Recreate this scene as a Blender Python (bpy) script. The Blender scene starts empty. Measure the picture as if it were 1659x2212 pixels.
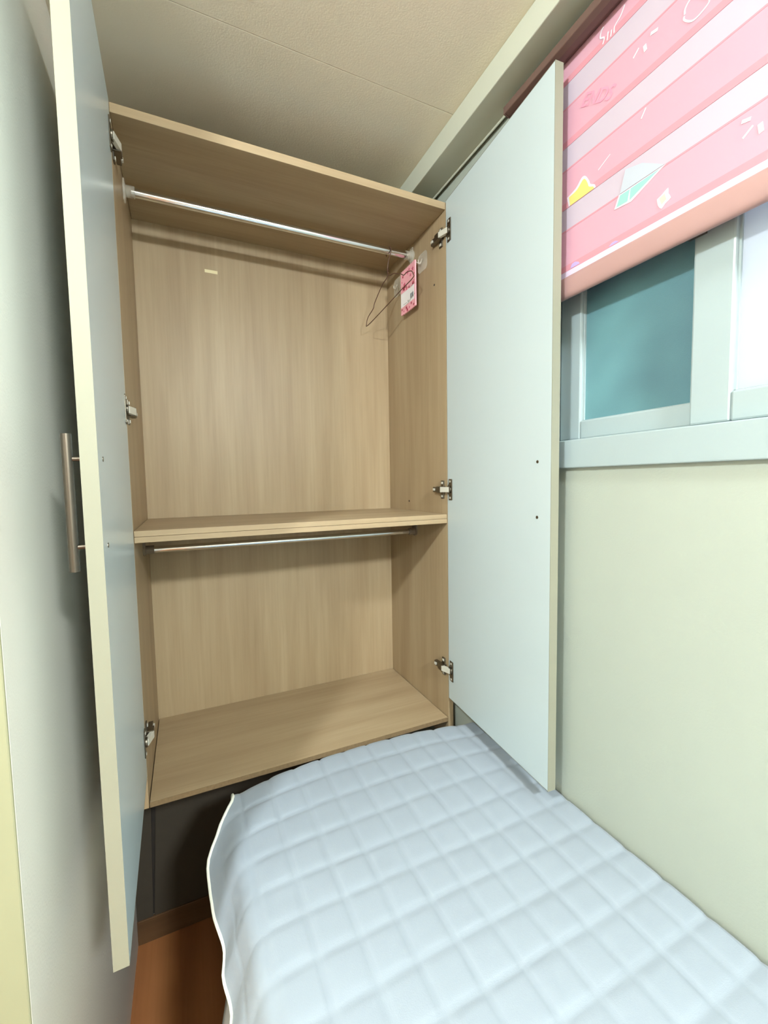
import bpy, bmesh, math, random
from mathutils import Vector, Matrix, noise

random.seed(7)
S = bpy.context.scene
COL = S.collection

# ------------------------------------------------------------------ camera
cam_d = bpy.data.cameras.new('camera')
cam = bpy.data.objects.new('camera', cam_d)
COL.objects.link(cam)
cam_d.sensor_fit = 'HORIZONTAL'
cam_d.sensor_width = 36.0
cam_d.lens = 928.868 / 1659 * 36.0
cam_d.clip_start = 0.01
R_ = Vector((0.90864837, -0.41723049, -0.01663925))
U_ = Vector((0.04410632, 0.05627699, 0.99744049))
F_ = Vector((0.41522617, 0.90705657, -0.0695385))
M = Matrix.Identity(4)
for i in range(3):
    M[i][0], M[i][1], M[i][2] = R_[i], U_[i], -F_[i]
M[0][3], M[1][3], M[2][3] = 0.11094, -1.09260, 1.46864
cam.matrix_world = M
S.camera = cam

# ------------------------------------------------------------------ world and exposure
w = bpy.data.worlds.new('world')
S.world = w
w.use_nodes = True
bg = w.node_tree.nodes['Background']
bg.inputs[0].default_value = (0.80, 0.92, 1.0, 1)
bg.inputs[1].default_value = 1.1
S.view_settings.view_transform = 'Standard'
S.view_settings.look = 'None'
S.view_settings.gamma = 1.0
S.view_settings.use_curve_mapping = False
S.view_settings.exposure = -0.27
LAMP_POWER = (1060.0, 830.0)  # emission strength of the two ceiling bulbs
S.cycles.diffuse_bounces = 5
S.cycles.glossy_bounces = 3
S.cycles.transmission_bounces = 3
S.cycles.transparent_max_bounces = 6
S.cycles.max_bounces = 6
S.cycles.caustics_reflective = False
S.cycles.caustics_refractive = False
S.cycles.adaptive_threshold = 0.06
LAMP_AT = ((-0.60, -1.22), (0.52, -2.32))

# ------------------------------------------------------------------ materials
def srgb(r, g, b):
    f = lambda c: (c / 255 / 12.92) if c / 255 <= 0.04045 else ((c / 255 + 0.055) / 1.055) ** 2.4
    return (f(r), f(g), f(b), 1)

def mat(name, col, rough=0.5, metal=0.0, noise_amt=0.0, noise_scale=30.0, bump=0.0, bump_scale=200.0,
        spec=0.5, trans=0.0, ior=1.45, alpha=1.0, stretch=(1, 1, 1), sheen=0.0, col2=None):
    m = bpy.data.materials.new(name)
    m.use_nodes = True
    nt = m.node_tree
    b = nt.nodes['Principled BSDF']
    b.inputs['Base Color'].default_value = col
    b.inputs['Roughness'].default_value = rough
    b.inputs['Metallic'].default_value = metal
    b.inputs['Specular IOR Level'].default_value = spec
    b.inputs['Transmission Weight'].default_value = trans
    b.inputs['IOR'].default_value = ior
    b.inputs['Alpha'].default_value = alpha
    b.inputs['Sheen Weight'].default_value = sheen
    tc = nt.nodes.new('ShaderNodeTexCoord')
    mp = nt.nodes.new('ShaderNodeMapping')
    mp.inputs['Scale'].default_value = stretch
    nt.links.new(tc.outputs['Object'], mp.inputs['Vector'])
    n = nt.nodes.new('ShaderNodeTexNoise')
    n.inputs['Scale'].default_value = noise_scale
    n.inputs['Detail'].default_value = 2
    nt.links.new(mp.outputs[0], n.inputs['Vector'])
    mx = nt.nodes.new('ShaderNodeMix')
    mx.data_type = 'RGBA'
    a = max(noise_amt, 0.01)
    mx.inputs['A'].default_value = tuple(c * (1 - a) for c in col[:3]) + (1,)
    mx.inputs['B'].default_value = tuple(min(1, c * (1 + a)) for c in col[:3]) + (1,)
    if col2:
        mx.inputs['A'].default_value, mx.inputs['B'].default_value = col, col2
    nt.links.new(n.outputs['Fac'], mx.inputs['Factor'])
    nt.links.new(mx.outputs['Result'], b.inputs['Base Color'])
    if bump:
        n2 = nt.nodes.new('ShaderNodeTexNoise')
        n2.inputs['Scale'].default_value = bump_scale
        n2.inputs['Detail'].default_value = 1
        nt.links.new(mp.outputs[0], n2.inputs['Vector'])
        bp = nt.nodes.new('ShaderNodeBump')
        bp.inputs['Strength'].default_value = bump
        bp.inputs['Distance'].default_value = 0.002
        nt.links.new(n2.outputs['Fac'], bp.inputs['Height'])
        nt.links.new(bp.outputs['Normal'], b.inputs['Normal'])
    return m

def wood(name, axis, c1, c2, c3, rough=0.45, scale=1.0):
    """laminate with streaks that run along one axis"""
    m = bpy.data.materials.new(name)
    m.use_nodes = True
    nt = m.node_tree
    b = nt.nodes['Principled BSDF']
    b.inputs['Roughness'].default_value = rough
    b.inputs['Specular IOR Level'].default_value = 0.35
    tc = nt.nodes.new('ShaderNodeTexCoord')
    def streak(sc_across, sc_along, detail, dist):
        mp = nt.nodes.new('ShaderNodeMapping')
        v = [sc_across] * 3
        v[axis] = sc_along
        mp.inputs['Scale'].default_value = v
        nt.links.new(tc.outputs['Object'], mp.inputs['Vector'])
        n = nt.nodes.new('ShaderNodeTexNoise')
        n.inputs['Scale'].default_value = 1.0
        n.inputs['Detail'].default_value = detail
        n.inputs['Distortion'].default_value = dist
        nt.links.new(mp.outputs[0], n.inputs['Vector'])
        return n
    n1 = streak(15 * scale, 1.3 * scale, 4, 0.3)
    n2 = streak(170 * scale, 5 * scale, 3, 0.1)
    rp = nt.nodes.new('ShaderNodeValToRGB')
    rp.color_ramp.elements[0].position = 0.32
    rp.color_ramp.elements[0].color = c1
    rp.color_ramp.elements[1].position = 0.70
    rp.color_ramp.elements[1].color = c3
    e = rp.color_ramp.elements.new(0.5)
    e.color = c2
    nt.links.new(n1.outputs['Fac'], rp.inputs['Fac'])
    rp2 = nt.nodes.new('ShaderNodeValToRGB')
    rp2.color_ramp.elements[0].position = 0.30
    rp2.color_ramp.elements[0].color = (0.92, 0.915, 0.90, 1)
    rp2.color_ramp.elements[1].position = 0.62
    rp2.color_ramp.elements[1].color = (1, 1, 1, 1)
    nt.links.new(n2.outputs['Fac'], rp2.inputs['Fac'])
    mx = nt.nodes.new('ShaderNodeMix')
    mx.data_type = 'RGBA'
    mx.blend_type = 'MULTIPLY'
    mx.inputs['Factor'].default_value = 1.0
    nt.links.new(rp.outputs['Color'], mx.inputs['A'])
    nt.links.new(rp2.outputs['Color'], mx.inputs['B'])
    nt.links.new(mx.outputs['Result'], b.inputs['Base Color'])
    bp = nt.nodes.new('ShaderNodeBump')
    bp.inputs['Strength'].default_value = 0.12
    bp.inputs['Distance'].default_value = 0.001
    nt.links.new(n2.outputs['Fac'], bp.inputs['Height'])
    nt.links.new(bp.outputs['Normal'], b.inputs['Normal'])
    return m

def translucent(name, col, amount, rough=0.8, see=0.0, line_scale=0.0):
    """woven cloth that lets some light through"""
    m = bpy.data.materials.new(name)
    m.use_nodes = True
    nt = m.node_tree
    nt.nodes.remove(nt.nodes['Principled BSDF'])
    out = nt.nodes['Material Output']
    d = nt.nodes.new('ShaderNodeBsdfDiffuse')
    t = nt.nodes.new('ShaderNodeBsdfTranslucent')
    tc = nt.nodes.new('ShaderNodeTexCoord')
    wv = nt.nodes.new('ShaderNodeTexWave')
    wv.bands_direction = 'Z'
    wv.inputs['Scale'].default_value = line_scale if line_scale else 220
    nt.links.new(tc.outputs['Object'], wv.inputs['Vector'])
    mxc = nt.nodes.new('ShaderNodeMix')
    mxc.data_type = 'RGBA'
    k = 0.90 if line_scale else 0.975
    mxc.inputs['A'].default_value = tuple(c * k for c in col[:3]) + (1,)
    mxc.inputs['B'].default_value = col
    nt.links.new(wv.outputs['Fac'], mxc.inputs['Factor'])
    nt.links.new(mxc.outputs['Result'], d.inputs['Color'])
    nt.links.new(mxc.outputs['Result'], t.inputs['Color'])
    mx = nt.nodes.new('ShaderNodeMixShader')
    mx.inputs[0].default_value = amount
    nt.links.new(d.outputs[0], mx.inputs[1])
    nt.links.new(t.outputs[0], mx.inputs[2])
    last = mx
    if see:
        tr = nt.nodes.new('ShaderNodeBsdfTransparent')
        m2 = nt.nodes.new('ShaderNodeMixShader')
        m2.inputs[0].default_value = see
        nt.links.new(mx.outputs[0], m2.inputs[1])
        nt.links.new(tr.outputs[0], m2.inputs[2])
        last = m2
    nt.links.new(last.outputs[0], out.inputs['Surface'])
    return m

def emit(name, col, strength):
    m = bpy.data.materials.new(name)
    m.use_nodes = True
    nt = m.node_tree
    nt.nodes.remove(nt.nodes['Principled BSDF'])
    e = nt.nodes.new('ShaderNodeEmission')
    e.inputs[0].default_value = col
    e.inputs[1].default_value = strength
    nt.links.new(e.outputs[0], nt.nodes['Material Output'].inputs['Surface'])
    return m

WC = (srgb(153, 132, 103), srgb(162, 142, 112), srgb(170, 151, 121))
MT = {
    'wall': mat('wallpaper', srgb(163, 170, 159), 0.8, noise_amt=0.03, noise_scale=6, bump=0.12, bump_scale=260),
    'wall_far': mat('brown_wallpaper', srgb(150, 142, 128), 0.8, noise_amt=0.03, noise_scale=6),
    'cornerwall': mat('cream_corner_toned_down', srgb(140, 140, 112), 0.8, noise_amt=0.03, noise_scale=9),  # yellowish wall tone, darkened to offset strong lamp light on this face
    'wall_left': mat('wallpaper_left', srgb(226, 222, 210), 0.8, noise_amt=0.02, noise_scale=5, bump=0.2, bump_scale=260),
    'ceiling': mat('ceiling_paper', srgb(226, 217, 196), 0.85, noise_amt=0.02, noise_scale=5, bump=0.15, bump_scale=300),
    'beam': mat('painted_beam', srgb(188, 191, 175), 0.6, noise_amt=0.02),
    'floor': wood('floor_laminate', 1, srgb(154, 100, 62), srgb(172, 114, 70), srgb(188, 128, 82), 0.45, 0.6),
    'base': wood('baseboard_wood', 0, srgb(84, 62, 40), srgb(96, 70, 46), srgb(106, 80, 54), 0.5),
    'lowerwall': mat('lower_wall_shaded', srgb(64, 58, 48), 0.8, noise_amt=0.04, noise_scale=8),  # board colour darkened to carry the shade under the wardrobe
    'wood_v': wood('laminate_vertical', 2, *WC),
    'wood_h': wood('laminate_horizontal', 0, *WC),
    'wood_edge': wood('laminate_edge', 0, srgb(168, 148, 116), srgb(180, 162, 128), srgb(190, 172, 138), 0.5),
    'raw': mat('raw_board_edge', srgb(120, 100, 72), 0.9, noise_amt=0.25, noise_scale=140),
    'door': mat('white_door_film', srgb(188, 202, 205), 0.28, noise_amt=0.01, noise_scale=4, spec=0.5),
    'door_edge': mat('cream_edge_band', srgb(132, 132, 116), 0.4, noise_amt=0.01),
    'steel': mat('brushed_steel', srgb(104, 96, 86), 0.38, 1.0, noise_amt=0.08, noise_scale=60, stretch=(1, 1, 0.1)),
    'chrome': mat('chrome', srgb(226, 228, 228), 0.14, 1.0, noise_amt=0.02),
    'nickel': mat('nickel_bright', srgb(206, 204, 192), 0.3, 0.25, noise_amt=0.03),
    'hinge': mat('hinge_steel', srgb(120, 114, 102), 0.38, 1.0, noise_amt=0.2, noise_scale=120),
    'dark': mat('dark_hole', srgb(46, 42, 38), 0.7, noise_amt=0.1),
    'greyplastic': mat('grey_plastic', srgb(118, 104, 88), 0.5, noise_amt=0.05),
    'clear': mat('clear_plastic', srgb(226, 220, 204), 0.15, alpha=0.28, noise_amt=0.02),
    'wire': mat('brown_coated_wire', srgb(84, 58, 44), 0.45, noise_amt=0.08),
    'pink_card': mat('pink_card', srgb(240, 172, 182), 0.6, noise_amt=0.06, noise_scale=70),
    'crimson': mat('crimson_print', srgb(158, 32, 62), 0.6, noise_amt=0.05),
    'rose': mat('rose_print', srgb(206, 92, 122), 0.6, noise_amt=0.05),
    'paper': mat('white_paper', srgb(236, 232, 232), 0.7, noise_amt=0.02),
    'ink': mat('grey_ink', srgb(96, 104, 108), 0.7, noise_amt=0.02),
    'sticker': mat('cream_sticker', srgb(226, 214, 172), 0.6, noise_amt=0.03),
    'cloth': mat('quilt_cotton', srgb(141, 151, 161), 0.85, noise_amt=0.015, noise_scale=25, bump=0.10, bump_scale=700, sheen=0.15),
    'binding': mat('binding_cotton', srgb(222, 224, 212), 0.85, noise_amt=0.02, bump=0.3, bump_scale=600),
    'sheet': mat('grey_sheet', srgb(176, 176, 170), 0.9, noise_amt=0.04),
    'mattress': mat('mattress_cover', srgb(206, 206, 206), 0.9, noise_amt=0.03),
    'bedbase': mat('bed_base_panel', srgb(150, 142, 128), 0.6, noise_amt=0.06),
    'pvc': mat('white_pvc', srgb(158, 172, 174), 0.35, noise_amt=0.01),
    'gasket': mat('window_gasket', srgb(60, 62, 66), 0.6, noise_amt=0.05),
    'pane_teal': mat('teal_frosted_glass', srgb(52, 70, 92), 0.30, noise_scale=4.5, col2=srgb(118, 168, 172), bump=0.3, bump_scale=900, spec=0.6),
    'pane_white': translucent('frosted_white_glass', srgb(232, 238, 246), 0.62),
    'latch': mat('latch_metal', srgb(90, 78, 72), 0.4, 0.8, noise_amt=0.05),
    'rail': mat('pink_brown_rail', srgb(100, 78, 70), 0.5, noise_amt=0.04),
    'bar': mat('peach_bar', srgb(168, 134, 130), 0.5, noise_amt=0.02),
    'fab_pink': translucent('pink_blind_fabric', srgb(228, 178, 194), 0.3),
    'fab_rose': translucent('rose_blind_edge', srgb(226, 160, 172), 0.25),
    'fab_sheer': translucent('sheer_blind_fabric', srgb(220, 206, 219), 0.30, see=0.04, line_scale=170),
    'fab_white': translucent('white_blind_hem', srgb(240, 228, 246), 0.35),
    'pr_white': translucent('white_print', srgb(232, 226, 232), 0.25),
    'pr_yellow': translucent('yellow_print', srgb(240, 218, 128), 0.2),
    'pr_green': translucent('mint_print', srgb(158, 218, 202), 0.2),
    'pr_pale': translucent('pale_mint_print', srgb(206, 212, 222), 0.3),
    'pr_beige': translucent('beige_print', srgb(232, 212, 190), 0.2),
    'pr_pinktext': translucent('pink_lettering', srgb(246, 160, 182), 0.2),
    'pr_violet': translucent('violet_print', srgb(196, 176, 226), 0.2),
    'lampbody': mat('white_lamp_body', srgb(238, 238, 236), 0.4, noise_amt=0.01),
}

# ------------------------------------------------------------------ building helpers
ORG = {}

def empty(name, loc, parent=None):
    o = bpy.data.objects.new(name, None)
    COL.objects.link(o)
    o.empty_display_size = 0.05
    o.location = loc
    ORG[o.name] = Vector(loc)
    if parent is not None:
        o.parent = parent
        o.location = Vector(loc) - ORG[parent.name]
    return o

def link(name, bm, mats, parent=None, smooth=None, bevel=0.0, segs=2):
    """world-space bmesh -> one object whose origin is its own middle"""
    if not isinstance(mats, (list, tuple)):
        mats = [mats]
    bm.normal_update()
    xs = [v.co for v in bm.verts]
    lo = Vector((min(c.x for c in xs), min(c.y for c in xs), min(c.z for c in xs)))
    hi = Vector((max(c.x for c in xs), max(c.y for c in xs), max(c.z for c in xs)))
    ctr = (lo + hi) / 2
    bmesh.ops.translate(bm, verts=bm.verts, vec=-ctr)
    me = bpy.data.meshes.new(name)
    bm.to_mesh(me)
    bm.free()
    for m_ in mats:
        me.materials.append(MT[m_] if isinstance(m_, str) else m_)
    o = bpy.data.objects.new(name, me)
    COL.objects.link(o)
    ORG[o.name] = ctr
    if parent is not None:
        o.parent = parent
        o.location = ctr - ORG[parent.name]
    else:
        o.location = ctr
    if smooth is not None:
        for p in me.polygons:
            p.use_smooth = True
        if smooth < 179:
            try:
                me.set_sharp_from_angle(angle=math.radians(smooth))
            except Exception:
                pass
    if bevel:
        b = o.modifiers.new('bevel', 'BEVEL')
        b.width = bevel
        b.segments = segs
        b.limit_method = 'ANGLE'
        b.angle_limit = math.radians(40)
    return o

def tag(o, label=None, category=None, group=None, kind=None):
    if label: o['label'] = label
    if category: o['category'] = category
    if group: o['group'] = group
    if kind: o['kind'] = kind
    return o

def bx(bm, x0, x1, y0, y1, z0, z1, mi=0, f=None):
    """box; f maps local to world when given"""
    c = [(x, y, z) for x in (x0, x1) for y in (y0, y1) for z in (z0, z1)]
    vs = [bm.verts.new(f(*p) if f else p) for p in c]
    fc = []
    for q in ((0, 1, 3, 2), (4, 6, 7, 5), (0, 4, 5, 1), (2, 3, 7, 6), (0, 2, 6, 4), (1, 5, 7, 3)):
        fa = bm.faces.new([vs[i] for i in q])
        fa.material_index = mi
        fc.append(fa)
    bmesh.ops.recalc_face_normals(bm, faces=fc)
    return fc

def box(name, x0, x1, y0, y1, z0, z1, m, parent=None, bevel=0.0, f=None):
    bm = bmesh.new()
    bx(bm, x0, x1, y0, y1, z0, z1, 0, f)
    return link(name, bm, m, parent, bevel=bevel)

def tube(bm, pts, r, n=10, mi=0, caps=True):
    pts = [Vector(p) for p in pts]
    rings = []
    prev = None
    for i, p in enumerate(pts):
        if i == 0: t = pts[1] - pts[0]
        elif i == len(pts) - 1: t = pts[-1] - pts[-2]
        else: t = (pts[i + 1] - p).normalized() + (p - pts[i - 1]).normalized()
        t.normalize()
        if prev is None:
            a = Vector((0, 0, 1)) if abs(t.z) < 0.9 else Vector((1, 0, 0))
            u = t.cross(a).normalized()
        else:
            u = (prev - t * prev.dot(t)).normalized()
        prev = u
        v = t.cross(u)
        rr = r[i] if isinstance(r, (list, tuple)) else r
        rings.append([bm.verts.new(p + (u * math.cos(2 * math.pi * k / n) + v * math.sin(2 * math.pi * k / n)) * rr) for k in range(n)])
    fs = []
    for a, b in zip(rings, rings[1:]):
        for k in range(n):
            fs.append(bm.faces.new((a[k], a[(k + 1) % n], b[(k + 1) % n], b[k])))
    if caps:
        fs.append(bm.faces.new(rings[0][::-1]))
        fs.append(bm.faces.new(rings[-1]))
    for fa in fs: fa.material_index = mi
    bmesh.ops.recalc_face_normals(bm, faces=fs)
    return fs

def smooth_path(pts, k=6):
    """Catmull-Rom through the points"""
    P = [Vector(p) for p in pts]
    P = [P[0] * 2 - P[1]] + P + [P[-1] * 2 - P[-2]]
    out = []
    for i in range(1, len(P) - 2):
        for j in range(k):
            t = j / k
            a, b, c, d = P[i - 1], P[i], P[i + 1], P[i + 2]
            out.append(0.5 * ((2 * b) + (c - a) * t + (2 * a - 5 * b + 4 * c - d) * t * t + (3 * b - a - 3 * c + d) * t ** 3))
    out.append(P[-2])
    return out

def plate(bm, poly, f, thick, mi=0):
    """polygon (u,v) extruded by thick; f(u,v,n) gives world"""
    a = [bm.verts.new(f(u, v, 0)) for u, v in poly]
    b = [bm.verts.new(f(u, v, thick)) for u, v in poly]
    fs = [bm.faces.new(a), bm.faces.new(b)]
    for i in range(len(poly)):
        j = (i + 1) % len(poly)
        fs.append(bm.faces.new((a[i], a[j], b[j], b[i])))
    for fa in fs: fa.material_index = mi
    bmesh.ops.recalc_face_normals(bm, faces=fs)

def lathe(bm, prof, c, axis='Z', n=24, mi=0):
    """profile of (radius, along) about a point"""
    rings = []
    for r, h in prof:
        ring = []
        for k in range(n):
            a = 2 * math.pi * k / n
            q = (r * math.cos(a), r * math.sin(a), h) if axis == 'Z' else ((h, r * math.cos(a), r * math.sin(a)) if axis == 'X' else (r * math.cos(a), h, r * math.sin(a)))
            ring.append(bm.verts.new(Vector(c) + Vector(q)))
        rings.append(ring)
    fs = []
    for a, b in zip(rings, rings[1:]):
        for k in range(n):
            fs.append(bm.faces.new((a[k], a[(k + 1) % n], b[(k + 1) % n], b[k])))
    fs.append(bm.faces.new(rings[0]))
    fs.append(bm.faces.new(rings[-1]))
    for fa in fs: fa.material_index = mi
    bmesh.ops.recalc_face_normals(bm, faces=fs)

# ------------------------------------------------------------------ room shell
XL, XR = -0.0933, 0.855            # left wall, window wall
YB, YF = 0.416, -2.90              # wall behind wardrobe, wall behind the photographer
ZC = 2.40
XW, YC = -1.40, -0.457              # far side wall of the wider room part; corner of the wall stub beside the wardrobe
st = lambda o: tag(o, kind='structure')
st(box('floor', XW - 0.1, XR + 0.12, YF - 0.1, YB + 0.1, -0.06, 0.0, 'floor'))
st(box('wall_left', XW, XL, YC, YB, 0, ZC, 'wall_left'))      # wall stub with an outer corner
st(box('corner_tone_sheet', XL - 0.35, XL, YC - 0.004, YC, 0, ZC, 'cornerwall', bevel=0.003))  # added sheet over the stub end, carrying the darkened wall tone
st(box('wall_side', XW - 0.1, XW, YF, YB, 0, ZC, 'wall_left'))
st(box('wall_back', XW - 0.1, XR + 0.12, YB, YB + 0.1, 0, ZC, 'wall'))
st(box('wall_front', XW - 0.1, XR + 0.12, YF - 0.1, YF, 0, ZC, 'wall_far'))
OY0, OY1, OZ0, OZ1 = -1.35, -0.345, 1.50, 2.33     # window opening
bm = bmesh.new()
bx(bm, XR, XR + 0.12, YF, YB, 0, OZ0)
bx(bm, XR, XR + 0.12, YF, YB, OZ1, ZC)
bx(bm, XR, XR + 0.12, OY1, YB, OZ0, OZ1)
bx(bm, XR, XR + 0.12, YF, OY0, OZ0, OZ1)
st(link('wall_right', bm, 'wall'))
# ceiling: two sheets meeting in a hairline seam
ce = st(empty('ceiling', (0.38, -0.9, ZC)))
box('ceiling_panel', XW - 0.1, XR + 0.12, -0.1135, YB + 0.1, ZC, ZC + 0.05, 'ceiling', ce, bevel=0.0008)
box('ceiling_panel', XW - 0.1, XR + 0.12, YF - 0.1, -0.1145, ZC, ZC + 0.05, 'ceiling', ce, bevel=0.0008)
# boxed beam over the window
bm = bmesh.new()
bx(bm, 0.770, 0.846, YF, YB, 2.342, ZC)
bx(bm, 0.843, 0.847, YF, YB, 2.337, 2.345)
st(link('trim_1', bm, 'beam', bevel=0.0025))
# below the wardrobe: board on the back wall and its baseboard
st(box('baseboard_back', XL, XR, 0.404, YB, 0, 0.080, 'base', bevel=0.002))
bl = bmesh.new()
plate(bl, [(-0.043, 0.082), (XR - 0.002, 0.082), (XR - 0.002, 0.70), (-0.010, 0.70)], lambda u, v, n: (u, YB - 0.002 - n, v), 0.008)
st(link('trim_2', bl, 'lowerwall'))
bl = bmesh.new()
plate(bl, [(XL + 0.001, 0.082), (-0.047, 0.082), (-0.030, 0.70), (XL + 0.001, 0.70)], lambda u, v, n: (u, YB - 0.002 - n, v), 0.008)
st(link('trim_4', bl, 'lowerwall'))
st(box('slit_shade', -0.055, -0.004, YB - 0.0018, YB - 0.0002, 0.082, 0.70, 'dark'))  # dark strip backing the slit, painted in for the shade of the gap

# ------------------------------------------------------------------ window in the right wall
wi = st(empty('window_1', (0.90, -0.85, 1.50)))
bm = bmesh.new()
bx(bm, 0.862, 0.955, OY0 + .001, OY1 - .001, OZ0 + .001, 1.552)
bx(bm, 0.862, 0.955, OY0 + .001, OY1 - .001, 2.29, OZ1 - .001)
bx(bm, 0.862, 0.955, OY1 - 0.018, OY1 - .001, 1.552, 2.29)
bx(bm, 0.862, 0.955, OY0 + .001, OY0 + 0.02, 1.552, 2.29)
link('window_frame', bm, 'pvc', wi, bevel=0.002)
box('window_sill', 0.843, 0.8615, -1.46, -0.262, 1.4915, 1.5495, 'pvc', wi, bevel=0.002)

def sash(x0, x1, y0, y1, z0, z1, st_l, st_r, rail, pane_m, label):
    bm = bmesh.new()
    # mitred profile: outer face, then a chamfer to the glass
    bx(bm, x0, x1, y1 - st_l, y1, z0, z1)
    bx(bm, x0, x1, y0, y0 + st_r, z0, z1)
    bx(bm, x0, x1, y0 + st_r, y1 - st_l, z0, z0 + rail)
    bx(bm, x0, x1, y0 + st_r, y1 - st_l, z1 - rail, z1)
    s_ = link('sash', bm, 'pvc', wi, bevel=0.0035, segs=2)
    g = box('pane', x0 + 0.012, x0 + 0.017, y0 + st_r - .004, y1 - st_l + .004, z0 + rail - .004, z1 - rail + .004, pane_m, s_)
    g['label'] = label
    bm = bmesh.new()
    t = 0.003
    a0, a1, b0, b1 = y0 + st_r, y1 - st_l, z0 + rail, z1 - rail
    bx(bm, x0 + 0.008, x0 + 0.012, a0, a0 + t, b0, b1); bx(bm, x0 + 0.008, x0 + 0.012, a1 - t, a1, b0, b1)
    bx(bm, x0 + 0.008, x0 + 0.012, a0, a1, b0, b0 + t * .5); bx(bm, x0 + 0.008, x0 + 0.012, a0, a1, b1 - t, b1)
    link('glazing_bead', bm, 'pvc', s_)
    return s_
s1 = sash(0.886, 0.912, -0.704, -0.364, 1.553, 2.289, 0.055, 0.048, 0.040, 'pane_teal', 'dull blue-green frosted glass pane')
s2 = sash(0.872, 0.8858, -1.328, -0.648, 1.553, 2.289, 0.060, 0.05, 0.046, 'pane_white', 'white frosted glass pane')
# crescent latch on the inner sash stile
bm = bmesh.new()
bx(bm, 0.862, 0.872, -0.664, -0.652, 1.850, 1.885)
bx(bm, 0.857, 0.865, -0.672, -0.645, 1.846, 1.854)
link('window_latch', bm, 'latch', wi, bevel=0.001)

# ------------------------------------------------------------------ wardrobe
WI, D, ZB, ZS, ZT, TH = 0.82, 0.396, 0.7364, 1.3689, 2.244, 0.018
wd = tag(empty('wardrobe', (0.41, 0.2, 0.70)), 'open built-in wardrobe with beige woodgrain inside and white doors above the bed foot', 'wardrobe')
box('side_panel', -TH, 0, 0, YB - 0.001, 0.7235, ZT + 0.0195, 'wood_v', wd, bevel=0.0006)
box('side_panel', WI, WI + TH, 0, YB - 0.001, 0.66, ZT + 0.0195, 'wood_v', wd, bevel=0.0006)
box('top_panel', 0.0005, WI - 0.0005, 0.0, D - 0.0005, ZT, ZT + 0.0195, 'wood_h', wd, bevel=0.0006)
box('bottom_panel', 0.002, WI - 0.002, 0.001, D - 0.0005, ZB - 0.0125, ZB, 'wood_h', wd, bevel=0.0006)
box('shelf_board', 0.0008, WI - 0.0008, 0.0, D - 0.0005, ZS - 0.0132, ZS, 'wood_h', wd, bevel=0.0007)
box('shelf_board', 0.0008, WI - 0.0008, 0.0, D - 0.0005, ZS - 0.0268, ZS - 0.0138, 'wood_h', wd, bevel=0.0007)
box('back_panel', 0.0, WI, D, D + 0.006, 0.71, ZT + 0.0195, 'wood_v', wd)
box('edge_strip', 0.002, WI - 0.002, -0.0006, 0.0008, ZB - 0.0123, ZB - 0.0002, 'raw', wd)
stk = box('sticker', 0.1925, 0.2300, D - 0.0008, D, 2.129, 2.1385, 'sticker', wd)

def rod(z, y, r, clampm, big):
    bm = bmesh.new()
    tube(bm, [(0.018, y, z), (WI - 0.018, y, z)], r, 20)
    o = link('hanging_rod', bm, 'chrome', wd, smooth=40)
    for s, x in ((1, 0.0), (-1, WI)):
        bm = bmesh.new()
        lathe(bm, [(r + 0.007, 0.0003 * s), (r + 0.007, 0.005 * s), (r + 0.003, 0.006 * s), (r + 0.003, 0.026 * s), (r + 0.0004, 0.026 * s)], (x, y, z), 'X', 20)
        if big:
            bx(bm, min(x, x + .004 * s) + .0003 * s, max(x, x + .004 * s) + .0003 * s, y - 0.008, y + 0.008, z - 0.026, z + 0.026)
        else:
            bx(bm, min(x, x + .005 * s) + .0003 * s, max(x, x + .005 * s) + .0003 * s, y - r - .006, y + r + .006, z, z + 0.030)
        link('rod_bracket', bm, clampm, o, smooth=35)
    return o
rod(2.207, 0.200, 0.0105, 'clear', True)
rod(1.299, 0.200, 0.0085, 'greyplastic', False)

# peg holes in the right side
for y, z in ((0.063, 2.061), (0.242, 1.401)):
    bm = bmesh.new()
    lathe(bm, [(0.0032, 0.0), (0.0032, -0.0006), (0.0018, -0.0006)], (WI, y, z), 'X', 12)
    link('peg_hole', bm, 'dark', wd)

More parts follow.
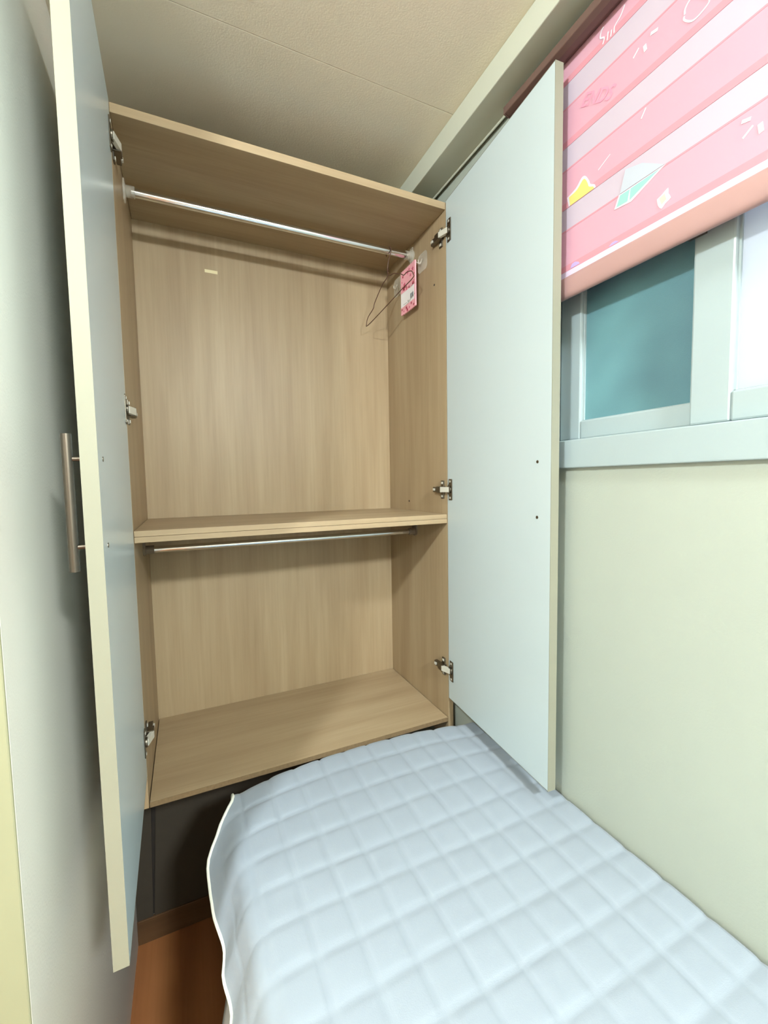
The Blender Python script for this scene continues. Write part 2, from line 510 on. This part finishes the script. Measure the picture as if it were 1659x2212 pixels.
# doors -------------------------------------------------------------
DT, DL = 0.0195, 0.4385
def door(hx, side, ang, z0, z1, hinge_z, handle_out):
    """side=+1: hinged on the right; local (s along the leaf, n towards its inside face, z)"""
    ca, sa = math.cos(ang), math.sin(ang)
    if side > 0:
        f = lambda s, n, z: Vector((hx - s * sa - n * ca, -s * ca + n * sa, z))
    else:
        f = lambda s, n, z: Vector((hx + s * sa + n * ca, -s * ca + n * sa, z))
    e = 0.003
    bm = bmesh.new()
    bx(bm, e, DL - 0.0012, -DT, 0, z0 + .0008, z1 - .0008, 0, f)
    d = link('door', bm, 'door', wd, bevel=0.0008)
    d['label'] = 'white laminated door hinged on the right' if side > 0 else 'white laminated door hinged on the left'
    bm = bmesh.new()
    bx(bm, DL - 0.0012, DL, -DT, 0, z0, z1, 0, f)
    bx(bm, e, DL - 0.0012, -DT, 0, z0, z0 + .0008, 0, f)
    bx(bm, e, DL - 0.0012, -DT, 0, z1 - .0008, z1, 0, f)
    link('edge_band', bm, 'door_edge', d)
    # bar handle outside
    bm = bmesh.new()
    hs, zc = 0.3975, 1.447
    off = -DT - handle_out
    tube(bm, [f(hs, off, zc - 0.092), f(hs, off, zc + 0.092)], 0.0062, 18, 0)
    for z in (1.388, 1.506):
        tube(bm, [f(hs, -DT, z), f(hs, off, z)], 0.0032, 12, 0)
    link('handle', bm, 'steel', d, smooth=40)
    for z in (1.388, 1.506):
        bm = bmesh.new()
        lathe_pts = [(0.0034, 0.0), (0.0034, 0.0009), (0.0018, 0.0009)]
        rings = []
        for r, h in lathe_pts:
            rings.append([bm.verts.new(f(hs + r * math.cos(k * math.pi / 6), h, z + r * math.sin(k * math.pi / 6))) for k in range(12)])
        for a, b in zip(rings, rings[1:]):
            for k in range(12):
                bm.faces.new((a[k], a[(k + 1) % 12], b[(k + 1) % 12], b[k]))
        bm.faces.new(rings[-1])
        bmesh.ops.recalc_face_normals(bm, faces=bm.faces)
        link('handle_screw', bm, 'hinge', d)
    # cup hinges
    sx = -1 if side > 0 else 1
    px = WI if side > 0 else 0.0
    for z in hinge_z:
        bm = bmesh.new()
        # flange screwed to the leaf
        poly = [(0.013, -0.031), (0.031, -0.031), (0.033, -0.029), (0.033, 0.029), (0.031, 0.031), (0.013, 0.031), (0.013, 0.018), (0.006, 0.009), (0.006, -0.009), (0.013, -0.018)]
        plate(bm, poly, lambda u, v, n: f(u, n, z + v), 0.0022, 0)
        for zz in (-0.024, 0.024):
            bx(bm, 0.0195, 0.0255, 0.0022, 0.0036, z + zz - .003, z + zz + .003, 1, f)
        cup = [(0.018 + 0.011 * math.cos(k * math.pi / 8), 0.011 * math.sin(k * math.pi / 8)) for k in range(16)]
        plate(bm, cup, lambda u, v, n: f(u, 0.0022 + n, z + v), 0.004, 0)
        # bright elbow linking leaf and arm
        a0 = f(0.019, 0.004, z)
        b0 = Vector((px + sx * 0.013, 0.010, z))
        dirv = (b0 - a0)
        dirv.z = 0
        L = dirv.length
        dirv.normalize()
        nv = Vector((-dirv.y, dirv.x, 0)) * (1 if side > 0 else -1)
        g = lambda u, v, q: a0 + dirv * u + nv * v + Vector((0, 0, q))
        bx(bm, -0.001, L + 0.003, -0.0045, 0.0045, -0.0078, 0.0078, 1, g)
        # arm on the cabinet side and its mounting wings
        bx(bm, min(px, px + sx * 0.017) , max(px, px + sx * 0.017), 0.009, 0.034, z - 0.0095, z + 0.0095, 0)
        bx(bm, min(px + sx * .003, px + sx * 0.013), max(px + sx * .003, px + sx * 0.013), 0.034, 0.060, z - 0.0080, z + 0.0080, 0)
        bx(bm, min(px + sx * .012, px + sx * 0.0165), max(px + sx * .012, px + sx * 0.0165), 0.046, 0.056, z - 0.0035, z + 0.0035, 1)
        bx(bm, min(px, px + sx * 0.0032), max(px, px + sx * 0.0032), 0.014, 0.030, z - 0.027, z + 0.027, 0)
        for zz in (-0.020, 0.020):
            bx(bm, min(px + sx * .0032, px + sx * 0.0052), max(px + sx * .0032, px + sx * 0.0052), 0.018, 0.0255, z + zz - .0035, z + zz + .0035, 1)
        link('hinge', bm, ['hinge', 'nickel'], d, bevel=0.0006, segs=1)
    return d, f
door(0.8200, 1, 0.0769, 0.8004, 2.2665, (2.176, 1.443, 0.892), 0.0125)
door(0.0000, -1, 0.0230, 0.8041, 2.2665, (2.186, 1.632, 0.892), 0.0200)

# ------------------------------------------------------------------ bed
bed = tag(empty('bed', (0.52, -1.05, 0)), 'high single bed with plain base along the window wall', 'bed')
BX0, BX1, BY0 = 0.205, 0.846, -2.05
box('bed_base', BX0 + .01, BX1, BY0, -0.12, 0.0, 0.548, 'bedbase', bed, bevel=0.004)
box('mattress', BX0, BX1, BY0, -0.105, 0.549, 0.742, 'mattress', bed, bevel=0.03)
# thin grey sheet hanging below the quilt
bm = bmesh.new()
ny, nz = 60, 14
g2 = []
for th in (0, 0.0015):
    grid = []
    for i in range(ny + 1):
        y = -0.235 - (1.7) * i / ny
        row = []
        for j in range(nz + 1):
            t = j / nz
            z = 0.735 - 0.52 * t
            x = 0.1985 - 0.105 * t ** 0.9 + 0.008 * math.sin(y * 23) * t + 0.004 * math.sin(y * 61 + 1) * t
            row.append(bm.verts.new((x + th, y, z)))
        grid.append(row)
    for i in range(ny):
        for j in range(nz):
            bm.faces.new((grid[i][j], grid[i + 1][j], grid[i + 1][j + 1], grid[i][j + 1]))
    g2.append(grid)
for j in range(nz):
    bm.faces.new((g2[0][0][j], g2[0][0][j + 1], g2[1][0][j + 1], g2[1][0][j]))
bmesh.ops.recalc_face_normals(bm, faces=bm.faces)
link('bed_sheet', bm, 'sheet', bed, smooth=180)

# quilted pad -------------------------------------------------------
def lerp_tab(tab, y):
    if y >= tab[0][0]: return tab[0][1:]
    for a, b in zip(tab, tab[1:]):
        if y >= b[0]:
            t = (a[0] - y) / (a[0] - b[0])
            t = t * t * (3 - 2 * t) if False else t
            return tuple(p + (q - p) * t for p, q in zip(a[1:], b[1:]))
    return tab[-1][1:]
# y, length of the overhang, its final slope (degrees below level)
HEM = [(-0.095, 0.012, 8), (-0.13, 0.036, 14), (-0.15, 0.060, 32), (-0.18, 0.096, 44), (-0.21, 0.104, 51), (-0.25, 0.112, 60),
       (-0.30, 0.120, 67), (-0.38, 0.124, 69), (-0.45, 0.128, 68), (-0.60, 0.128, 66), (-0.8, 0.124, 70), (-2.1, 0.124, 70)]
PX, PY, X0Q, Y0Q = 0.0668, 0.0716, 0.1925, -0.0735
XE, ZQ = 0.8475, 0.7565
FB, FR = -0.098, 0.030            # where the foot end starts to bend down, its radius
rows = []
step = 0.0060
ts = []
t = 0.055 + FR * math.pi / 2      # arc length past the bend start (negative = flat)
while t > -1.95:
    ts.append(t)
    t -= step if t > -0.75 else 0.02
NXF = 112
NXO = 24
def quilt_point(u, t):
    """u<=1 flat part from wall (0) to fold (1); u>1 overhang share"""
    yb = FB + min(t, 0)
    yfac = min(max((t) / FR, 0), math.pi / 2)
    L, sl = lerp_tab(HEM, yb)
    XF = 0.2050 + 0.004 * math.sin(yb * 9 + 0.5)
    if u <= 1:
        sx = XE - (XE - XF) * u
        q_s = sx
        x, z, nx, nz = sx, 0.0, 0.0, 1.0
        # gentle crown towards the fold
        k = max(0, (0.30 - sx) / 0.095)
        z = -0.004 * k * k
    else:
        s = (u - 1) * (L + 0.012)
        bend = 0.045
        sm = math.radians(sl)
        # curvature spread over the bend length
        if s < bend:
            a = sm * s / bend
            R = bend / sm
            dx, dz = R * math.sin(a), R * (1 - math.cos(a))
        else:
            R = bend / sm
            dx, dz = R * math.sin(sm) + (s - bend) * math.cos(sm), R * (1 - math.cos(sm)) + (s - bend) * math.sin(sm)
            a = sm
        x, z = XF - dx, -0.004 - dz
        nx, nz = -math.sin(a), math.cos(a)
        q_s = XF - s
    # lengthwise arc coordinate for the quilting
    qy = FB + t
    fu = (q_s - X0Q) / PX
    fv = (qy - Y0Q) / PY
    # seams wander a touch
    fu += 0.03 * noise.noise(Vector((q_s * 4, qy * 5, 3)))
    fv += 0.03 * noise.noise(Vector((q_s * 5, qy * 4, 9)))
    du = abs(fu - round(fu)) * PX
    dv = abs(fv - round(fv)) * PY
    amp = 0.0043 * (1 + 0.25 * noise.noise(Vector((math.floor(fu) * 7.1, math.floor(fv) * 3.3, 1))))
    h = amp * (1 - math.exp(-du / 0.0048)) * (1 - math.exp(-dv / 0.0048))
    if u > 1.0:
        h *= max(0.25, 1 - 0.9 * (u - 1))
    # broad softness and small creases
    h += 0.0035 * noise.noise(Vector((q_s * 3.2, qy * 3.2, 0)))
    h += 0.0011 * noise.noise(Vector((q_s * 16, qy * 11, 4)))
    wr = max(0, 1 - abs(q_s - 0.19) / 0.13)
    h += 0.0022 * wr * noise.noise(Vector((q_s * 14 + qy * 9, qy * 13 - q_s * 6, 8)))
    if u > 1:
        h += 0.004 * (u - 1) * math.sin(qy * 46 + 1.3 * math.sin(qy * 17))
    px, pz = x + nx * h, ZQ + z + nz * h
    # foot end rolls down
    if t <= 0:
        y, dzf = FB + t, 0
    elif t < FR * math.pi / 2:
        a = t / FR
        y, dzf = FB + FR * math.sin(a) + h * math.sin(a), FR * (1 - math.cos(a)) + h * (1 - math.cos(a))
    else:
        y, dzf = FB + FR + h, FR + (t - FR * math.pi / 2)
    # far edge bows: middle reaches a little further back than the corners
    k = (x - 0.20) / 0.64
    kk = max(0, min(1, k))
    bow = 0.040 * (math.sin(math.pi * min(1, kk * 1.05)) ** 0.8 if 0 < kk < 0.95 else 0)
    y += bow * max(0, 1 - max(0, -(t)) / 0.25)
    return Vector((px, y, pz - dzf))
bm = bmesh.new()
us = [i / NXF for i in range(NXF + 1)] + [1 + (i + 1) / NXO for i in range(NXO)]
top = [[bm.verts.new(quilt_point(u, t)) for u in us] for t in ts]
fs = []
for a, b in zip(top, top[1:]):
    for i in range(len(us) - 1):
        fs.append(bm.faces.new((a[i], b[i], b[i + 1], a[i + 1])))
bmesh.ops.recalc_face_normals(bm, faces=fs)
if sum(f_.normal.z for f_ in fs) < 0:
    bmesh.ops.reverse_faces(bm, faces=fs)
hem_pts = [r[-1].co.copy() for r in top]
foot_pts = [v.co.copy() for v in top[0]]
pad = tag(empty('quilted_pad', (0.52, -1.0, 0.742)), 'white square-quilted mattress pad draped over the bed', 'bedding')
pq = link('quilted_cover', bm, 'cloth', pad, smooth=180)
so = pq.modifiers.new('thick', 'SOLIDIFY')
so.thickness = 0.004
so.offset = -1
bm = bmesh.new()
tube(bm, foot_pts[::-4][::-1] + hem_pts[::3] if False else hem_pts[::2], 0.0034, 8)
link('binding', bm, 'binding', pad, smooth=180)
bm = bmesh.new()
tube(bm, foot_pts[::3], 0.0034, 8)
link('binding', bm, 'binding', pad, smooth=180)

# ------------------------------------------------------------------ roller blind
XBL = 0.838
bd = tag(empty('roller_blind', (XBL, -0.8, 1.84)), 'pink striped roller blind printed with star and gem, half drawn over the window', 'blind')
BY_0, BY_1 = -1.33, -0.262
bm = bmesh.new()
prof = [(0.800, 2.293), (0.800, 2.308), (0.803, 2.311), (0.842, 2.311), (0.842, 2.300), (0.826, 2.2915), (0.812, 2.2895)]
plate(bm, prof, lambda u, v, n: (u, BY_0 + n, v), BY_1 - 0.014 - BY_0)
link('head_rail', bm, 'rail', bd, bevel=0.0015)
bm = bmesh.new()
plate(bm, prof, lambda u, v, n: (u, BY_1 - 0.0135 + n, v), 0.004)
link('end_cap', bm, 'rail', bd, bevel=0.001)
for yb_ in (-0.66, -1.20):
    box('mounting_bracket', 0.812, 0.840, yb_ - 0.012, yb_ + 0.012, 2.3112, 2.3418, 'steel', bd)
bm = bmesh.new()
tube(bm, [(0.824, BY_0 + .02, 2.3005), (0.824, BY_1 - .02, 2.3005)], 0.007, 16)
link('roller_tube', bm, 'bar', bd, smooth=40)
# bands, top to bottom
bands = []
sheer = [(2.211, 2.255), (2.092, 2.135), (1.974, 2.016)]
zz = 2.3015
for a, b in sheer + [(1.878, 1.892)]:
    bands.append(('p', b, zz)); bands.append(('s' if (a, b) != (1.878, 1.892) else 'w', a, b)); zz = a
E0 = 0.012
for kind, a, b in bands:
    if kind == 'p':
        box('fabric_band', XBL, XBL + 0.0008, BY_0, BY_1 - .003, a + E0, b if b > 2.29 else b - 0.003, 'fab_pink', bd)
        box('band_edge', XBL - .0003, XBL + 0.0009, BY_0, BY_1 - .003, a, a + E0, 'fab_rose', bd)
        if b < 2.29:
            box('band_edge', XBL - .0003, XBL + 0.0009, BY_0, BY_1 - .003, b - 0.003, b, 'fab_rose', bd)
    elif kind == 's':
        box('sheer_band', XBL + .0004, XBL + 0.0009, BY_0, BY_1 - .003, a, b, 'fab_sheer', bd)
    else:
        box('hem_band', XBL, XBL + 0.0009, BY_0, BY_1 - .003, a, b, 'fab_white', bd)
# weighted bottom bar: rounded tall section
bm = bmesh.new()
prof = []
for k in range(20):
    a = 2 * math.pi * k / 20
    cz, sz = math.cos(a), math.sin(a)
    prof.append((XBL + 0.0085 * (abs(cz) ** 0.75) * (1 if cz >= 0 else -1), 1.8585 + 0.0215 * (abs(sz) ** 0.75) * (1 if sz >= 0 else -1)))
plate(bm, prof, lambda u, v, n: (u, BY_0 + n, v), BY_1 + .002 - BY_0)
link('bottom_bar', bm, 'bar', bd, smooth=50)

FX = XBL - 0.0004
pf = lambda u, v, n: (FX - n, u, v)
def motif(name, polys, m, lift=0.0, t=0.0003):
    bm = bmesh.new()
    for p in polys:
        plate(bm, p, lambda u, v, n: (FX - lift - n, u, v), t)
    return link(name, bm, m, bd)
def stroke(pts, wd_):
    """flat ribbon along a path"""
    P = [Vector(p).to_2d() if len(p) == 3 else Vector(p) for p in pts]
    L, Rr = [], []
    for i, p in enumerate(P):
        d = (P[min(i + 1, len(P) - 1)] - P[max(i - 1, 0)])
        d.normalize()
        n = Vector((-d.y, d.x)) * wd_ / 2
        L.append(tuple(p + n)); Rr.append(tuple(p - n))
    return L + Rr[::-1]
def sm2(pts, k=5):
    return [(p.x, p.y) for p in smooth_path([(a, b, 0) for a, b in pts], k)]
motif('star_outline', [sm2([(-0.422, 2.036), (-0.443, 2.042), (-0.456, 2.053), (-0.465, 2.052), (-0.474, 2.038), (-0.477, 2.030), (-0.486, 2.024), (-0.489, 2.018)], 3) + [(-0.489, 2.0165), (-0.426, 2.0165)]], 'pr_white')
motif('star', [sm2([(-0.427, 2.034), (-0.446, 2.037), (-0.459, 2.047), (-0.465, 2.046), (-0.471, 2.035), (-0.474, 2.027), (-0.484, 2.021)], 3) + [(-0.4855, 2.0165), (-0.430, 2.0165)]], 'pr_yellow', 0.0003)
motif('gem_outline', [[(-0.529, 1.953), (-0.538, 1.9735), (-0.562, 1.9735), (-0.621, 1.9735), (-0.562, 1.949)]], 'pr_white')
motif('gem_facet', [[(-0.534, 1.955), (-0.541, 1.9715), (-0.559, 1.9715), (-0.555, 1.9535)]], 'pr_green', 0.0003)
motif('gem_facet', [[(-0.5605, 1.9715), (-0.611, 1.9725), (-0.559, 1.953)]], 'pr_green', 0.0003)
motif('gem_top', [[(-0.540, 1.9745), (-0.550, 2.010), (-0.581, 2.001), (-0.619, 1.9745)]], 'pr_pale')
motif('diamond_outline', [sm2([(-0.608, 1.926), (-0.616, 1.929), (-0.626, 1.934), (-0.6265, 1.925), (-0.631, 1.916), (-0.622, 1.912), (-0.616, 1.907), (-0.610, 1.915), (-0.608, 1.925)], 2)[:-1]], 'pr_white')
motif('diamond', [[(-0.612, 1.925), (-0.621, 1.928), (-0.6235, 1.918), (-0.616, 1.914)]], 'pr_beige', 0.0003)
for a, b, wd_ in (((-0.494, 2.044), (-0.519, 2.056), 0.002), ((-0.577, 2.074), (-0.585, 2.086), 0.0026), ((-0.590, 2.196), (-0.602, 2.193), 0.005),
                  ((-0.580, 2.188), (-0.582, 2.177), 0.0055), ((-0.560, 2.184), (-0.570, 2.192), 0.0028), ((-0.728, 1.938), (-0.740, 1.947), 0.003),
                  ((-0.726, 1.961), (-0.737, 1.958), 0.005), ((-0.748, 1.944), (-0.750, 1.931), 0.006)):
    motif('dash_print', [stroke([a, b], wd_)], 'pr_white')
for pts in ([(-0.500, 2.288), (-0.495, 2.283), (-0.494, 2.274), (-0.502, 2.268), (-0.499, 2.259)], [(-0.510, 2.271), (-0.508, 2.258)], [(-0.517, 2.268), (-0.515, 2.258)],
            [(-0.522, 2.258), (-0.523, 2.268), (-0.534, 2.275), (-0.542, 2.286)],
            [(-0.644, 2.176), (-0.6445, 2.184), (-0.652, 2.190), (-0.664, 2.183), (-0.679, 2.164), (-0.669, 2.157), (-0.657, 2.156), (-0.648, 2.163), (-0.643, 2.170), (-0.6435, 2.174)]):
    motif('outline_print', [stroke(sm2(pts, 4), 0.0026)], 'pr_white')
motif('dot_print', [[(-0.432, 1.8935), (-0.436, 1.901), (-0.444, 1.902), (-0.452, 1.898), (-0.455, 1.8935)]], 'pr_violet')
motif('dot_print', [[(-0.519, 1.8935), (-0.526, 1.898), (-0.533, 1.898), (-0.540, 1.8935)]], 'pr_violet')
# lettering
tcu = bpy.data.curves.new('lettering', 'FONT')
tcu.body = 'ENDS'
tcu.size = 0.030
tcu.shear = 0.25
tcu.offset = 0.0006
tcu.align_x = 'CENTER'
tcu.align_y = 'CENTER'
to = bpy.data.objects.new('lettering_tmp', tcu)
COL.objects.link(to)
bpy.context.view_layer.update()
me = bpy.data.meshes.new_from_object(to.evaluated_get(bpy.context.evaluated_depsgraph_get()))
bpy.data.objects.remove(to)
bm = bmesh.new()
bm.from_mesh(me)
bpy.data.meshes.remove(me)
tilt = math.radians(-28)
for v in bm.verts:
    u, q = v.co.x, v.co.y
    uu = u * math.cos(tilt) - q * math.sin(tilt)
    qq = u * math.sin(tilt) + q * math.cos(tilt)
    v.co = (FX - 0.0004, -0.488 - uu, 2.177 + qq)
link('lettering', bm, 'pr_pinktext', bd)

# ------------------------------------------------------------------ wire hanger
hg = [(0.7322, 0.2125, 2.196), (0.732, 0.2145, 2.206), (0.7328, 0.2125, 2.2145), (0.7342, 0.204, 2.2195), (0.7355, 0.194, 2.2185), (0.7362, 0.187, 2.211), (0.7362, 0.186, 2.203)]
neck = [(0.7362, 0.186, 2.203), (0.7358, 0.188, 2.196), (0.735, 0.196, 2.188), (0.734, 0.203, 2.176), (0.7335, 0.207, 2.160), (0.7335, 0.207, 2.140)]
loop = [(0.7335, 0.207, 2.140), (0.736, 0.196, 2.130), (0.740, 0.178, 2.130), (0.745, 0.151, 2.118), (0.747, 0.141, 2.114), (0.750, 0.128, 2.105), (0.753, 0.113, 2.108), (0.757, 0.092, 2.103),
        (0.759, 0.084, 2.092), (0.759, 0.086, 2.081), (0.747, 0.144, 2.065), (0.729, 0.227, 2.039), (0.7095, 0.324, 2.013), (0.708, 0.331, 2.021), (0.710, 0.321, 2.040), (0.716, 0.289, 2.058),
        (0.718, 0.281, 2.074), (0.727, 0.240, 2.115), (0.732, 0.215, 2.128), (0.7338, 0.206, 2.141)]
hn = tag(empty('wire_hanger', (0.734, 0.2, 2.20)), 'bent brown wire coat hanger on the upper chrome rod', 'hanger')
bm = bmesh.new()
tube(bm, smooth_path(hg, 4), 0.0014, 8)
tube(bm, smooth_path(neck, 4), 0.0014, 8)
link('hook', bm, 'wire', hn, smooth=180)
bm = bmesh.new()
tube(bm, smooth_path(loop, 5), 0.0014, 8)
link('shoulder_wire', bm, 'wire', hn, smooth=180)
bm = bmesh.new()
coil = [(0.7337 + 0.0024 * math.cos(k * 0.9), 0.2068 + 0.0024 * math.sin(k * 0.9), 2.139 + k * 0.0009) for k in range(22)]
tube(bm, coil, 0.0011, 6)
link('twist', bm, 'wire', hn, smooth=180)

# ------------------------------------------------------------------ clear adhesive hooks
def clear_hook(y, z, w_, h_, label):
    t = tag(empty('adhesive_hook', (WI, y, z)), label, 'hook', 'clear adhesive hooks in the wardrobe')
    bm = bmesh.new()
    c = 0.008
    plate(bm, [(y - w_ / 2 + c, z - h_ / 2), (y + w_ / 2 - c, z - h_ / 2), (y + w_ / 2, z - h_ / 2 + c), (y + w_ / 2, z + h_ / 2 - c), (y + w_ / 2 - c, z + h_ / 2), (y - w_ / 2 + c, z + h_ / 2), (y - w_ / 2, z + h_ / 2 - c), (y - w_ / 2, z - h_ / 2 + c)],
          lambda u, v, n: (WI - 0.0002 - n, u, v), 0.0022)
    link('adhesive_pad', bm, 'clear', t, bevel=0.0006)
    bm = bmesh.new()
    tube(bm, smooth_path([(WI - .002, y, z + .010), (WI - .006, y, z + .002), (WI - .010, y, z - .006), (WI - .015, y, z - .004), (WI - .016, y, z + .004)], 4), 0.0022, 8)
    link('peg', bm, 'clear', t, smooth=180)
clear_hook(0.131, 2.158, 0.056, 0.056, 'clear adhesive hook on the right side panel, nearer the door')
clear_hook(0.308, 2.152, 0.050, 0.062, 'clear adhesive hook behind the pink packet, near the back corner')

# ------------------------------------------------------------------ pink floral packet
pk = tag(empty('scented_packet', (0.800, 0.193, 2.03)), 'pink flower-patterned packet with white barcode label on the right inner side', 'packet')
XP = 0.8025
y0, y1, z0, z1 = 0.143, 0.243, 2.030, 2.168
n = 18
poly = [(y0, z0), ]
for k in range(n):
    a = y0 + (y1 - y0) * (k + 0.5) / n
    poly.append((a, z0 - 0.0022 if k % 2 == 0 else z0))
poly += [(y1, z0), (y1, z1)]
for k in range(n):
    a = y1 - (y1 - y0) * (k + 0.5) / n
    poly.append((a, z1 + 0.0022 if k % 2 == 0 else z1))
poly.append((y0, z1))
bm = bmesh.new()
plate(bm, poly, lambda u, v, n_: (XP - n_ + 0.0015 * math.sin((u - y0) * 31), u, v), 0.004)
link('packet_body', bm, 'pink_card', pk)
pl = lambda lift: (lambda u, v, n_: (XP - 0.004 - lift - n_ + 0.0015 * math.sin((u - y0) * 31), u, v))
bm = bmesh.new()
plate(bm, [(0.150, 2.052), (0.166, 2.0525), (0.19, 2.053), (0.215, 2.053), (0.242, 2.053), (0.242, 2.098), (0.215, 2.098), (0.19, 2.098), (0.166, 2.098), (0.150, 2.098)], pl(0.0001), 0.0004)
lb = link('paper_label', bm, 'paper', pk)
bm = bmesh.new()
yy = 0.156
for k in range(9):
    wv = 0.0012 if k % 3 else 0.0020
    plate(bm, [(yy, 2.062), (yy + wv, 2.062), (yy + wv, 2.077), (yy, 2.077)], pl(0.0006), 0.0002)
    yy += wv + 0.0011
plate(bm, [(0.1915, 2.0575), (0.1945, 2.0575), (0.1945, 2.063), (0.1915, 2.063)], pl(0.0006), 0.0002)
for k in range(4):
    plate(bm, [(0.203 + .006 * k, 2.0575), (0.206 + .006 * k, 2.0575), (0.206 + .006 * k, 2.0595), (0.203 + .006 * k, 2.0595)], pl(0.0006), 0.0002)
link('barcode', bm, 'ink', lb)
rnd = random.Random(5)
spots = [(0.222, 2.112, .0085, 'crimson'), (0.218, 2.122, .0055, 'rose'), (0.206, 2.112, .0028, 'crimson'), (0.158, 2.1035, .006, 'crimson'), (0.186, 2.1025, .004, 'rose'),
         (0.204, 2.1035, .0045, 'rose'), (0.196, 2.152, .006, 'rose'), (0.228, 2.150, .004, 'crimson'), (0.176, 2.135, .0045, 'rose'), (0.160, 2.148, .006, 'rose'), (0.150, 2.130, .0028, 'crimson'),
         (0.185, 2.157, .004, 'rose'), (0.155, 2.036, .004, 'crimson'), (0.172, 2.046, .004, 'crimson'), (0.186, 2.038, .0035, 'rose'), (0.206, 2.043, .005, 'crimson'), (0.200, 2.0345, .005, 'crimson'),
         (0.224, 2.038, .003, 'rose'), (0.236, 2.046, .003, 'crimson'), (0.152, 2.110, .002, 'crimson'), (0.172, 2.117, .002, 'crimson'), (0.234, 2.134, .0025, 'rose'), (0.147, 2.065, .002, 'rose')]
for cy_, cz_, r, m_ in spots:
    bm = bmesh.new()
    ph = rnd.random() * 6
    p = [(cy_ + 1.3 * r * (0.72 + 0.28 * math.cos(5 * a + ph)) * math.cos(a), cz_ + 1.3 * r * (0.72 + 0.28 * math.cos(5 * a + ph)) * math.sin(a)) for a in [2 * math.pi * k / 20 for k in range(20)]]
    plate(bm, p, pl(0.0001), 0.0002)
    link('flower_print', bm, m_, pk)
bm = bmesh.new()
tube(bm, smooth_path([(XP - .001, 0.166, z1 - .004), (XP + .001, 0.160, z1 + .004), (WI - 0.0135, 0.134, 2.1535), (WI - 0.0145, 0.130, 2.152)], 4), 0.0007, 6)
link('hanging_string', bm, 'paper', pk, smooth=180)

# ------------------------------------------------------------------ ceiling lamps (above and behind the camera)
for (lx, ly), pw, rl, lab in zip(LAMP_AT, LAMP_POWER, (0.060, 0.120), ('small round ceiling lamp left of the bed, nearer the wardrobe', 'larger round ceiling lamp over the bed, farther from the wardrobe')):
    lp = tag(empty('ceiling_lamp', (lx, ly, ZC)), lab, 'lamp', 'round ceiling lamps')
    bm = bmesh.new()
    lathe(bm, [(rl * 1.16, 0), (rl * 1.16, -0.014), (rl * 1.0, -0.020)], (lx, ly, ZC - 0.0005), 'Z', 28)
    link('lamp_base', bm, 'lampbody', lp, smooth=35)
    bm = bmesh.new()
    pr = [(rl * 0.94, -0.021)] + [(rl * math.cos(a), -0.040 + 0.060 * math.sin(a)) for a in [math.radians(d_) for d_ in (8, -12, -32, -52, -70, -84)]]
    lathe(bm, pr, (lx, ly, ZC), 'Z', 14)
    link('diffuser', bm, emit('lamp_glow', (0.92, 1.0, 1.02, 1), pw), lp, smooth=180)
